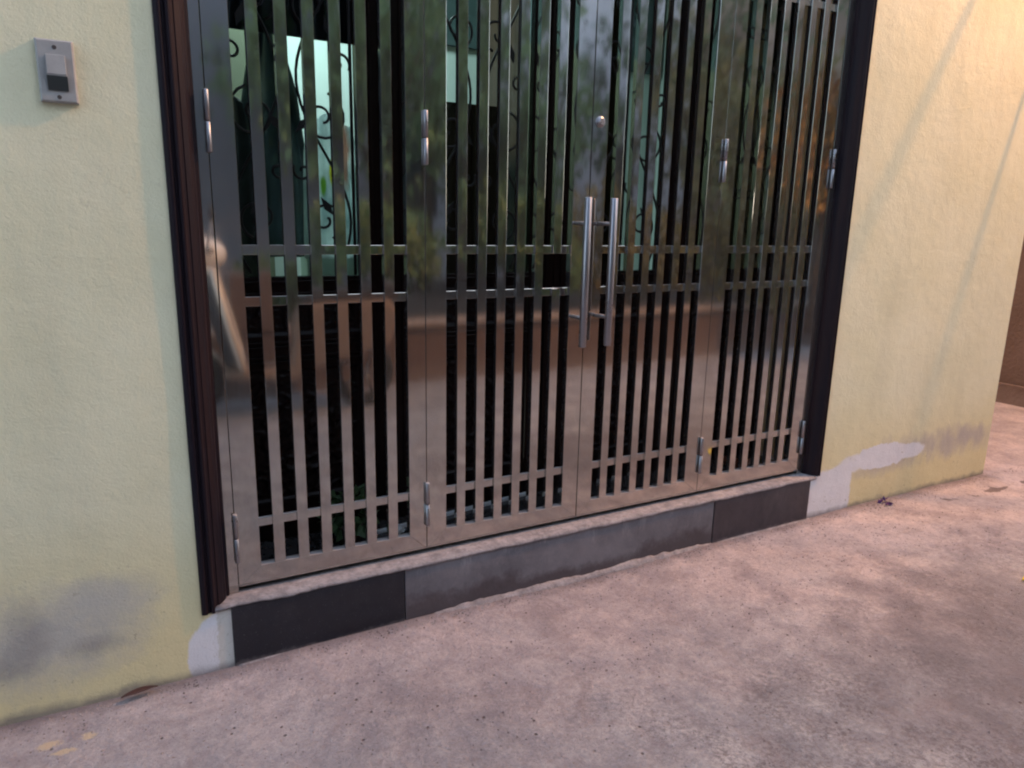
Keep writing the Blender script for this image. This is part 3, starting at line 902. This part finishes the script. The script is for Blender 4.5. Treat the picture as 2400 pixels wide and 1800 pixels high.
# ------------------------------------------------------------------ small things on the porch floor
def leaves_bm(bm, c, r, n, size, seed, zs=1.0, drop=0.35):
    rnd = random.Random(seed); c = Vector(c)
    for _ in range(n):
        while True:
            p = Vector((rnd.uniform(-1, 1), rnd.uniform(-1, 1), rnd.uniform(-1, 1)))
            if p.length < 1 and p.length > 0.25: break
        q = c + Vector((p.x * r, p.y * r, p.z * r * zs))
        d = (p.normalized() + Vector((rnd.uniform(-.6, .6), rnd.uniform(-.6, .6), rnd.uniform(-.6, .3)))).normalized()
        s = d.cross(Vector((rnd.uniform(-1, 1), rnd.uniform(-1, 1), rnd.uniform(-1, 1)))).normalized()
        l = size * rnd.uniform(.6, 1.3); w = l * rnd.uniform(.28, .42)
        up = d.cross(s) * l * .12
        v = [bm.verts.new(x) for x in (q, q + d * l * .45 + s * w + up, q + d * l, q + d * l * .45 - s * w + up)]
        bm.faces.new(v)
def leaf_material(name, c0, c1, c2=None):
    k = NT(name, 0.5, spec=0.35)
    c = k.mix(k.ramp(k.noise(2.2, 3), 0.35, 0.65), c0, c1)
    if c2: c = k.mix(k.ramp(k.noise(0.9, 3), 0.52, 0.66), c, c2)
    k.base(c)
    return k.m
M_LEAF = leaf_material('dark_green_leaves', (0.035, 0.075, 0.030), (0.070, 0.130, 0.050))
M_LEAF2 = leaf_material('olive_green_leaves', (0.08, 0.15, 0.06), (0.15, 0.23, 0.09), (0.05, 0.09, 0.05))
M_LEAF3 = leaf_material('yellowing_leaves', (0.11, 0.12, 0.04), (0.22, 0.17, 0.06), (0.09, 0.09, 0.05))
M_BARK = simple('grey_brown_bark', (0.12, 0.09, 0.07), 0.9, var=0.4, vs=14, bump=0.6, bs=30)
pot = empty('potted_plant', (0.36, 0.19, -0.0125), 'small leafy green plant in a low pot just behind the left gate leaf', 'plant')
bm = bmesh.new(); lathe(bm, [(0.035, -0.012), (0.048, 0.045), (0.050, 0.050), (0.044, 0.050), (0.042, 0.040)], (0.36, 0.19, 0), 20)
link('pot', mesh_of(bm, 'pot'), simple('dark_clay_pot', (0.06, 0.035, 0.03), 0.7), pot)
bm = bmesh.new(); leaves_bm(bm, (0.36, 0.175, 0.095), 0.075, 110, 0.040, 5, 0.8)
link('leaves', mesh_of(bm, 'leaves'), M_LEAF, pot)
# crumpled white paper and pale floor strip
def crumple(name, c, r, seed, m, zs=.8):
    bm = bmesh.new(); bmesh.ops.create_icosphere(bm, subdivisions=2, radius=1)
    for v in bm.verts:
        q = v.co.copy(); k = 0.8 + .55 * noise.noise(q * 1.9 + Vector((seed, 0, 0)))
        v.co = Vector(c) + Vector((q.x * r * k, q.y * r * k, max(q.z * k, -.8) * r * zs))
    return link(name, mesh_of(bm, name), m)
M_PAPER = simple('white_paper', (0.80, 0.88, 0.92), 0.6)
tag(crumple('paper_scrap', (0.515, 0.16, 0.006), 0.022, 1, M_PAPER), 'crumpled white paper scrap on the floor behind the left gate leaf', 'paper')
# pale strip lying askew on the porch floor
bm = bmesh.new()
a_, b_ = Vector((0.455, 0.199, -0.0122)), Vector((1.10, 0.290, -0.0122))
d_ = (b_ - a_).normalized(); n_ = Vector((-d_.y, d_.x, 0)) * .006
vs_ = [bm.verts.new(p) for p in (a_ - n_, b_ - n_, b_ + n_, a_ + n_)]
ex_ = bmesh.ops.extrude_face_region(bm, geom=[bm.faces.new(vs_)])
for v in ex_['geom']:
    if isinstance(v, bmesh.types.BMVert): v.co.z += .012
tag(link('plastic_strip', mesh_of(bm, 'plastic_strip'), M_MET, None, .001), 'pale strip lying askew on the dark tiles behind the second gate leaf', 'strip')
M_BRN = simple('brown_leather', (0.16, 0.06, 0.035), 0.5, var=.3)
sl = empty('slipper', (2.05, 0.15, -0.0125), 'brown slipper on the floor behind the right gate leaf', 'slipper')
bm = bmesh.new()
prism(bm, [(2.05 + .04 * math.cos(a) * (1.1 if math.sin(a) > 0 else .8), 0.17 + .11 * math.sin(a)) for a in [2 * PI * k / 20 for k in range(20)]], -0.0122, 0.004, 'z')
link('sole', mesh_of(bm, 'sole'), M_BRN, sl, 0.002)
bm = bmesh.new(); g = []
for j in range(6):
    g.append([bm.verts.new((2.05 + .043 * math.cos(PI * i / 8), 0.10 + j * .013, 0.001 + (.03 + .008 * math.sin(j)) * math.sin(PI * i / 8))) for i in range(9)])
for a, b in zip(g, g[1:]):
    for i in range(8): bm.faces.new((a[i], a[i + 1], b[i + 1], b[i]))
link('strap', mesh_of(bm, 'strap', True), M_BRN, sl).modifiers.new('s', 'SOLIDIFY').thickness = .003

# ------------------------------------------------------------------ litter on the pavement
def fallen_leaf(name, c, l, w, rz, m, label, cat, curl=0.006, seed=1):
    bm = bmesh.new(); n = 9; rows = []
    for i in range(n + 1):
        t = i / n; ww = w * math.sin(PI * min(1, t * 1.02 + .01)) ** .8 + .0006
        z = curl * math.sin(t * PI) + .002
        row = []
        for s in (-1, -.5, 0, .5, 1):
            row.append(bm.verts.new((l * (t - .5), s * ww, z + abs(s) * curl * .7)))
        rows.append(row)
    for a, b in zip(rows, rows[1:]):
        for i in range(4): bm.faces.new((a[i], a[i + 1], b[i + 1], b[i]))
    o = link(name, mesh_of(bm, name, True), m)
    o.location = c; o.rotation_euler = (0, 0, rz)
    mo = o.modifiers.new('s', 'SOLIDIFY'); mo.thickness = .0012
    tag(o, label, cat); return o
fallen_leaf('fallen_leaf', (2.515, -0.790, Z0 + .004), 0.105, 0.026, math.radians(-25), simple('bright_yellow_leaf', (0.72, 0.56, 0.03), 0.5, var=.2, vs=30),
            'bright yellow fallen leaf on the pavement at the right edge', 'leaf')
fallen_leaf('fallen_leaf', (-0.262, -0.074, Z0 + .008), 0.085, 0.010, math.radians(8), simple('dry_brown_leaf', (0.055, 0.020, 0.018), 0.6, var=.4, vs=60),
            'dry dark brown curled leaf at the foot of the left wall', 'leaf', 0.004)
pet = empty('flower', (2.692, -0.088, Z0), 'small crumpled purple flower at the foot of the right wall', 'flower')
bm = bmesh.new(); leaves_bm(bm, (2.692, -0.088, Z0 + .012), 0.016, 16, 0.022, 3, .6)
o = link('petals', mesh_of(bm, 'petals'), simple('purple_petal', (0.07, 0.02, 0.13), .6), pet)
o.modifiers.new('s', 'SOLIDIFY').thickness = .001
# grit scattered on the ground
def grit():
    bm = bmesh.new(); rnd = random.Random(11)
    for _ in range(4200):
        x = rnd.uniform(-0.9, 4.2); y = -0.07 - abs(rnd.gauss(0, 1)) * 0.55
        if rnd.random() < .35: y = -0.06 - abs(rnd.gauss(0, .025))
        r = rnd.uniform(.0014, .0042)
        a = rnd.uniform(0, PI)
        zz = Z0 + 0.010 * (noise.noise(Vector((x * 1.3, y * 1.3, 0))) + 0.5 * noise.noise(Vector((x * 4, y * 4, 3))))
        vs = [bm.verts.new((x + r * math.cos(a + q) * rnd.uniform(.7, 1.3), y + r * math.sin(a + q) * rnd.uniform(.7, 1.3), zz)) for q in (0, 2.1, 4.2)]
        t = bm.verts.new((x, y, zz + r * rnd.uniform(.7, 1.2)))
        for i in range(3): bm.faces.new((vs[i], vs[(i + 1) % 3], t))
    o = link('grit', mesh_of(bm, 'grit'), simple('grit_stone', (0.12, 0.10, 0.10), .9, c2=(0.5, 0.42, 0.4), vs=9))
    tag(o, 'loose grit scattered over the concrete pavement', 'grit', kind='stuff')
grit()

# ------------------------------------------------------------------ side lane on the right: brown house wall
nb = empty('neighbour_house', (5.3, 2.0, Z0), 'brown rendered house wall across the side lane at the right edge', 'house')
def brown():
    k = NT('brown_render', 0.85, spec=.2)
    sep = k.node('ShaderNodeSeparateXYZ'); k.L(k.co, sep.inputs[0])
    c = k.mix(k.ramp(k.noise(3, 6), .35, .7), (0.125, 0.088, 0.078), (0.165, 0.118, 0.105))
    e = k.math('ADD', sep.outputs['Z'], k.math('MULTIPLY', k.noise(8, 6, .65), .22))
    d = k.ramp(e, -0.05, 0.06, (1, 1, 1), (0, 0, 0))
    c = k.mix(k.math('MULTIPLY', d, .5), c, (0.24, 0.19, 0.18))
    k.base(c); k.normal(k.bump(k.noise(40, 5), .6, .01)); return k.m
M_BROWN = brown()
box('wall', M_BROWN, nb, 5.27, 9.0, -0.6, 7.0, -0.26, 2.7)
box('plinth', M_BROWN, nb, 5.235, 5.2698, -0.62, 7.0, -0.26, -0.06, 0.006)

# ------------------------------------------------------------------ street lamp and overhead cables (right, outside the frame)
M_POLE = simple('galvanised_pole', (0.30, 0.30, 0.31), .5, .6)
sl = empty('street_lamp', (4.35, -0.95, Z0), 'galvanised street lamp with a warm lit head above the side lane', 'street lamp')
tube_obj('pole', M_POLE, sl, [(4.35, -0.95, Z0), (4.35, -0.95, 3.85), (4.31, -0.93, 4.07), (4.20, -0.87, 4.15)], 0.045, 12, 0.03)
tube_obj('arm', M_POLE, sl, [(4.20, -0.87, 4.15), (3.97, -0.75, 4.12)], 0.022, 10)
bm = bmesh.new(); lathe(bm, [(0.03, 4.16), (0.12, 4.09), (0.13, 4.05), (0.11, 4.045)], (3.9, -0.72, 0), 20)
link('lamp_hood', mesh_of(bm, 'lamp_hood'), M_POLE, sl)
m_e2 = bpy.data.materials.new('lit_sodium_bulb'); m_e2.use_nodes = True
tn = m_e2.node_tree; tn.nodes.clear(); em = tn.nodes.new('ShaderNodeEmission'); em.inputs[0].default_value = (1, .5, .17, 1); em.inputs[1].default_value = 12
oo = tn.nodes.new('ShaderNodeOutputMaterial'); tn.links.new(em.outputs[0], oo.inputs[0])
bm = bmesh.new(); bmesh.ops.create_icosphere(bm, subdivisions=2, radius=.025)
for v in bm.verts: v.co += Vector((3.9, -0.72, 4.025))
link('bulb', mesh_of(bm, 'bulb', True), m_e2, sl)
M_CABLE = simple('black_cable', (0.02, 0.02, 0.02), .6)
def cable(hook, S2, t, label):
    hook = Vector(hook); Lp = LAMP_P + (Vector(S2) - LAMP_P) * t
    top = Vector((4.35, -0.93, 3.98 - 0.1 * ('lower' in label)))
    pts = [hook + (Lp - hook) * (i / 6) for i in range(6)]
    d0 = (Lp - hook) * 0.9
    for i in range(11):          # sagging on, then rising to the lamp post
        u = i / 10
        h1, h2, h3 = 2*u**3 - 3*u**2 + 1, u**3 - 2*u**2 + u, -2*u**3 + 3*u**2
        pts.append(Lp * h1 + d0 * h2 + top * h3)
    o = tube_obj('cable', M_CABLE, None, pts, 0.007, 8); tag(o, label, 'cable', 'cables over the pavement')
cable((3.35, -0.06, 2.78), (2.30, -0.045, 0.85), 0.45, 'black cable strung from the upper house wall to the lamp post')
cable((3.50, -0.06, 2.16), (2.91, -0.045, 0.02), 0.45, 'lower black cable strung from the house corner to the lamp post')

# ------------------------------------------------------------------ across the street (seen mirrored in the steel)
low = empty('garden_wall', (1.0, -3.1, Z0), 'low brown garden wall across the street, mirrored in the gate', 'wall')
box('wall', M_BROWN, low, -3.0, 0.92, -3.20, -3.02, -0.26, 0.22, 0.004)
box('wall', M_BROWN, low, 0.9202, 6.5, -3.22, -3.04, -0.26, 0.20, 0.004)
box('coping', simple('pale_coping', (0.36, 0.29, 0.25), .8, var=.3), low, -3.0, 6.5, -3.24, -3.00, 0.2205, 0.25, 0.004)
box('gate_post', M_BROWN, low, 0.42, 0.66, -3.26, -3.00, -0.26, 0.62, 0.006)
struct('garden_soil', simple('garden_soil', (0.06, 0.045, 0.035), .95), -8, 12, -9, -3.205, -0.195, 0.12)

def shrub(c, r, n, size, seed, m, label, zs=1.0, trunk=None, blobs=None):
    t = empty('shrub' if trunk is None else 'tree', (c[0], c[1], 0.12), label, 'shrub' if trunk is None else 'tree')
    bm = bmesh.new(); rnd = random.Random(seed)
    for k in range(blobs or 5):
        o = Vector((rnd.uniform(-.6, .6) * r, rnd.uniform(-.5, .5) * r, rnd.uniform(-.4, .5) * r * zs))
        leaves_bm(bm, Vector(c) + o, r * rnd.uniform(.45, .75), n // (blobs or 5), size, seed * 7 + k, zs)
    link('crown', mesh_of(bm, 'crown'), m, t)
    base = Vector((c[0], c[1], 0.10))
    bm = bmesh.new()
    tr = trunk or 0.02
    tube(bm, [base, base + Vector((.03, .02, (c[2] - .1) * .5)), Vector(c)], tr, 8, r1=tr * .5)
    for k in range(5):
        a = rnd.uniform(0, 2 * PI)
        tube(bm, [base + Vector((.03, .02, (c[2] - .1) * (.45 + .1 * k))), Vector(c) + Vector((math.cos(a) * r * .5, math.sin(a) * r * .5, r * .3 * zs))], tr * .5, 6, r1=tr * .15)
    link('trunk', mesh_of(bm, 'trunk'), M_BARK, t)
shrub((1.75, -3.75, 0.70), 0.55, 2300, .075, 1, M_LEAF2, 'dark olive shrub behind the low wall, mirrored in the second gate leaf', .8)
shrub((2.75, -3.70, 0.80), 0.60, 2300, .075, 2, M_LEAF2, 'broad green shrub behind the low wall, mirrored in the middle of the gate', .9)
shrub((4.00, -3.60, 0.75), 0.60, 2600, .07, 3, M_LEAF3, 'yellowing shrub behind the low wall right of the green shrubs', .9)
shrub((0.95, -3.60, 0.45), 0.35, 1500, .06, 4, M_LEAF2, 'small low shrub beside the brown gate post', .7)
shrub((5.20, -3.30, 0.75), 0.55, 2600, .07, 5, M_LEAF3, 'straggly yellow green shrub nearest the street lamp', 1.1)
shrub((2.10, -5.0, 2.1), 1.2, 2600, .12, 6, M_LEAF2, 'bushy green tree mirrored above the pull handles', .9, .08, 8)
shrub((3.90, -5.4, 1.9), 1.0, 1900, .12, 7, M_LEAF2, 'slim green tree in front of the pale garden house', 1.0, .07, 7)
shrub((6.4, -4.6, 2.0), 1.2, 1700, .12, 8, M_LEAF3, 'tree with yellowing crown lit orange by the street lamp', 1.1, .08, 8)
# houses beyond
M_BLUEG = simple('blue_grey_render', (0.135, 0.145, 0.175), .8, var=.15, vs=1.5, bump=.3)
h1 = empty('grey_house', (-1.5, -6.0, Z0), 'blue grey rendered house opposite, filling the mirror image in the left gate leaf', 'house')
box('wall', M_BLUEG, h1, -7.0, 1.95, -10.0, -5.6, -0.26, 7.0)
box('roof', M_BROWN, h1, -7.3, 2.2, -10.3, -5.3, 7.002, 7.2)
M_GDARK = simple('dark_window_glass', (0.03, 0.035, 0.04), .1)
for xx in (-5.0, -2.5, -0.2):
    w = box('window', simple('window_frame_paint', (0.35, 0.35, 0.36), .5), h1, xx - .5, xx + .5, -5.615, -5.5985, 2.9, 4.1)
    box('pane', M_GDARK, h1, xx - .44, xx + .44, -5.612, -5.585, 2.96, 4.04)
h2 = empty('pale_house', (5, -9, Z0), 'pale lilac grey house far behind the garden trees', 'house')
box('wall', simple('pale_lilac_render', (0.66, 0.66, 0.74), .8, var=.4, vs=1.5), h2, 2.6, 8.5, -14.0, -8.0, -0.26, 6.0)
box('roof', simple('slate_roof', (0.10, 0.11, 0.14), .7), h2, 2.4, 8.7, -14.2, -7.8, 6.002, 6.3)
for xx in (3.6, 5.4, 7.2):
    box('window', M_GDARK, h2, xx - .35, xx + .35, -8.0, -7.99, 1.0, 2.2)
box('door', M_BROWN, h2, 4.2, 4.9, -8.0, -7.988, -.2, 1.9)

M_TERRA = simple('terracotta_render', (0.42, 0.31, 0.25), .85, var=.45, vs=1.2)
h3 = empty('terracotta_house', (12, -8, Z0), 'terracotta coloured house at the far end of the street, mirrored in the right gate leaf', 'house')
box('wall', M_TERRA, h3, 8.9, 16.0, -14.0, -5.2, -0.26, 7.0)
box('roof', M_BROWN, h3, 8.7, 16.2, -14.2, -5.0, 7.002, 7.3)
for zz in (1.0, 3.9):
    for xx in (9.8, 11.6, 13.4):
        w = box('window', simple('white_window_paint', (0.5, 0.5, 0.5), .5), h3, xx - .5, xx + .5, -5.215, -5.1985, zz, zz + 1.2)
        box('pane', M_GDARK, h3, xx - .44, xx + .44, -5.212, -5.185, zz + .06, zz + 1.14)
M_LEAF4 = leaf_material('lamp_tinted_leaves', (0.26, 0.13, 0.045), (0.20, 0.15, 0.05), (0.10, 0.12, 0.05))  # warm lamp light painted into the leaf colour
shrub((4.95, -2.25, 1.75), 0.45, 1100, .08, 12, M_LEAF4, 'slim added tree with lamp orange painted into its leaves, mirrored at the right jamb', 1.5, .03)
shrub((8.2, -4.2, 1.9), 1.1, 1300, .11, 9, M_LEAF3, 'tree with rusty leaves before the terracotta house', 1.2, .08, 7)
shrub((3.2, -6.6, 3.2), 1.5, 2600, .15, 10, M_LEAF2, 'tall green tree standing against the pale house', 1.1, .1, 8)
shrub((6.9, -6.2, 3.0), 1.5, 1500, .15, 11, M_LEAF, 'tall dark tree between the pale and terracotta houses', 1.1, .1, 8)
# ------------------------------------------------------------------ parked scooter across the pavement (mirrored at the left)
def scooter():
    ox, oy = 0.52, -2.62
    cream = simple('cream_scooter_paint', (0.72, 0.64, 0.56), .25)
    dark = simple('dark_scooter_plastic', (0.03, 0.03, 0.035), .5)
    rub = simple('tyre_rubber', (0.02, 0.02, 0.02), .8)
    chrome = M_TUBE
    t = empty('scooter', (ox, oy, Z0), 'cream scooter with dark leg shield parked by the low wall, mirrored at the left jamb', 'scooter')
    ca, sa = math.cos(math.radians(8)), math.sin(math.radians(8))
    def P(x, y, z):  # x: forward, y: left
        return (ox + x * ca - y * sa, oy + x * sa + y * ca, Z0 + z)
    for (wx, nm) in ((-0.42, 'front_wheel'), (0.62, 'rear_wheel')):
        bm = bmesh.new(); rings = []
        for i in range(24):
            a = 2 * PI * i / 24
            rings.append([bm.verts.new(P(wx + (0.175 + .045 * math.cos(b)) * math.cos(a), .04 * math.sin(b), .22 + (0.175 + .045 * math.cos(b)) * math.sin(a))) for b in [2 * PI * k / 8 for k in range(8)]])
        for i in range(24):
            for k in range(8): bm.faces.new((rings[i][k], rings[i][(k + 1) % 8], rings[(i + 1) % 24][(k + 1) % 8], rings[(i + 1) % 24][k]))
        w = link(nm, mesh_of(bm, nm, True), rub, t)
        bm = bmesh.new()
        for i in range(5):
            a = 2 * PI * i / 5
            tube(bm, [P(wx, 0, .22), P(wx + .14 * math.cos(a), 0, .22 + .14 * math.sin(a))], .012, 6)
        link('rim', mesh_of(bm, 'rim'), chrome, t)
    # leg shield: curved dark sheet with cream rim
    bm = bmesh.new(); g = []
    for j in range(15):
        s = j / 14; z = .30 + .58 * s; w = .10 + .13 * math.sin(PI * (s * .85 + .1)); x = -.20 - .13 * s
        g.append([bm.verts.new(P(x + .10 * (abs(u) ** 2), u * w, z)) for u in [k / 5 - 1 for k in range(11)]])
    for a, b in zip(g, g[1:]):
        for i in range(10): bm.faces.new((a[i], a[i + 1], b[i + 1], b[i]))
    edge = [r[0].co.copy() for r in g] + [v.co.copy() for v in g[-1][1:]] + [r[-1].co.copy() for r in reversed(g[:-1])]
    o = link('leg_shield', mesh_of(bm, 'leg_shield', True), dark, t); o.modifiers.new('s', 'SOLIDIFY').thickness = .02
    tube_obj('shield_rim', cream, t, edge, .022, 8)
    bm = bmesh.new(); rr = []
    bmesh.ops.create_icosphere(bm, subdivisions=3, radius=1)
    for v in bm.verts: v.co = Vector(P(-.30 + v.co.x * .15, v.co.y * .13, .97 + v.co.z * .10))
    link('headlight_cowl', mesh_of(bm, 'cowl', True), simple('pale_cream_paint', (0.88, 0.84, 0.80), .25), t)
    tube_obj('handlebar', dark, t, [P(-.22, -.34, 1.0), P(-.26, -.15, .99), P(-.26, .15, .99), P(-.22, .34, 1.0)], .015, 8)
    for s in (-1, 1):
        tube_obj('mirror_stem', chrome, t, [P(-.25, s * .2, 1.0), P(-.22, s * .26, 1.16)], .006, 6)
        bm = bmesh.new(); bmesh.ops.create_icosphere(bm, subdivisions=2, radius=1)
        for v in bm.verts: v.co = Vector(P(-.22 + v.co.x * .015, s * .28 + v.co.y * .06, 1.2 + v.co.z * .045))
        link('mirror', mesh_of(bm, 'mirror', True), dark, t)
    bm = bmesh.new()
    prof = [(-.20, .30), (-.22, .24), (.20, .20), (.34, .28), (.80, .42), (.86, .60), (.80, .70), (.30, .68), (.22, .60), (.18, .32), (.0, .29)]
    lo = [bm.verts.new(P(a, -.14, b)) for a, b in prof]; hi = [bm.verts.new(P(a, .14, b)) for a, b in prof]
    bm.faces.new(lo); bm.faces.new(hi)
    for i in range(len(prof)): bm.faces.new((lo[i], lo[(i + 1) % len(prof)], hi[(i + 1) % len(prof)], hi[i]))
    link('body', mesh_of(bm, 'body'), simple('brown_scooter_panel', (0.26, 0.18, 0.14), .35), t, .03)
    bm = bmesh.new(); prof = [(.24, .69), (.30, .76), (.60, .77), (.66, .82), (.86, .80), (.84, .70)]
    lo = [bm.verts.new(P(a, -.12, b)) for a, b in prof]; hi = [bm.verts.new(P(a, .12, b)) for a, b in prof]
    bm.faces.new(lo); bm.faces.new(hi)
    for i in range(len(prof)): bm.faces.new((lo[i], lo[(i + 1) % len(prof)], hi[(i + 1) % len(prof)], hi[i]))
    link('seat', mesh_of(bm, 'seat'), dark, t, .025)
    bm = bmesh.new(); g = []
    for i in range(9):
        a = math.radians(20 + i * 17)
        g.append([bm.verts.new(P(-.42 + .245 * math.cos(a), u * .07, .22 + (.245 - .02 * abs(u)) * math.sin(a))) for u in (-1, -.5, 0, .5, 1)])
    for a, b in zip(g, g[1:]):
        for i in range(4): bm.faces.new((a[i], a[i + 1], b[i + 1], b[i]))
    o = link('front_fender', mesh_of(bm, 'fender', True), cream, t); o.modifiers.new('s', 'SOLIDIFY').thickness = .008
    tube_obj('fork', chrome, t, [P(-.42, .0, .22), P(-.30, 0, .92)], .02, 8)
    tube_obj('side_stand', dark, t, [P(.1, .1, .22), P(.12, .22, .0)], .012, 8)
scooter()
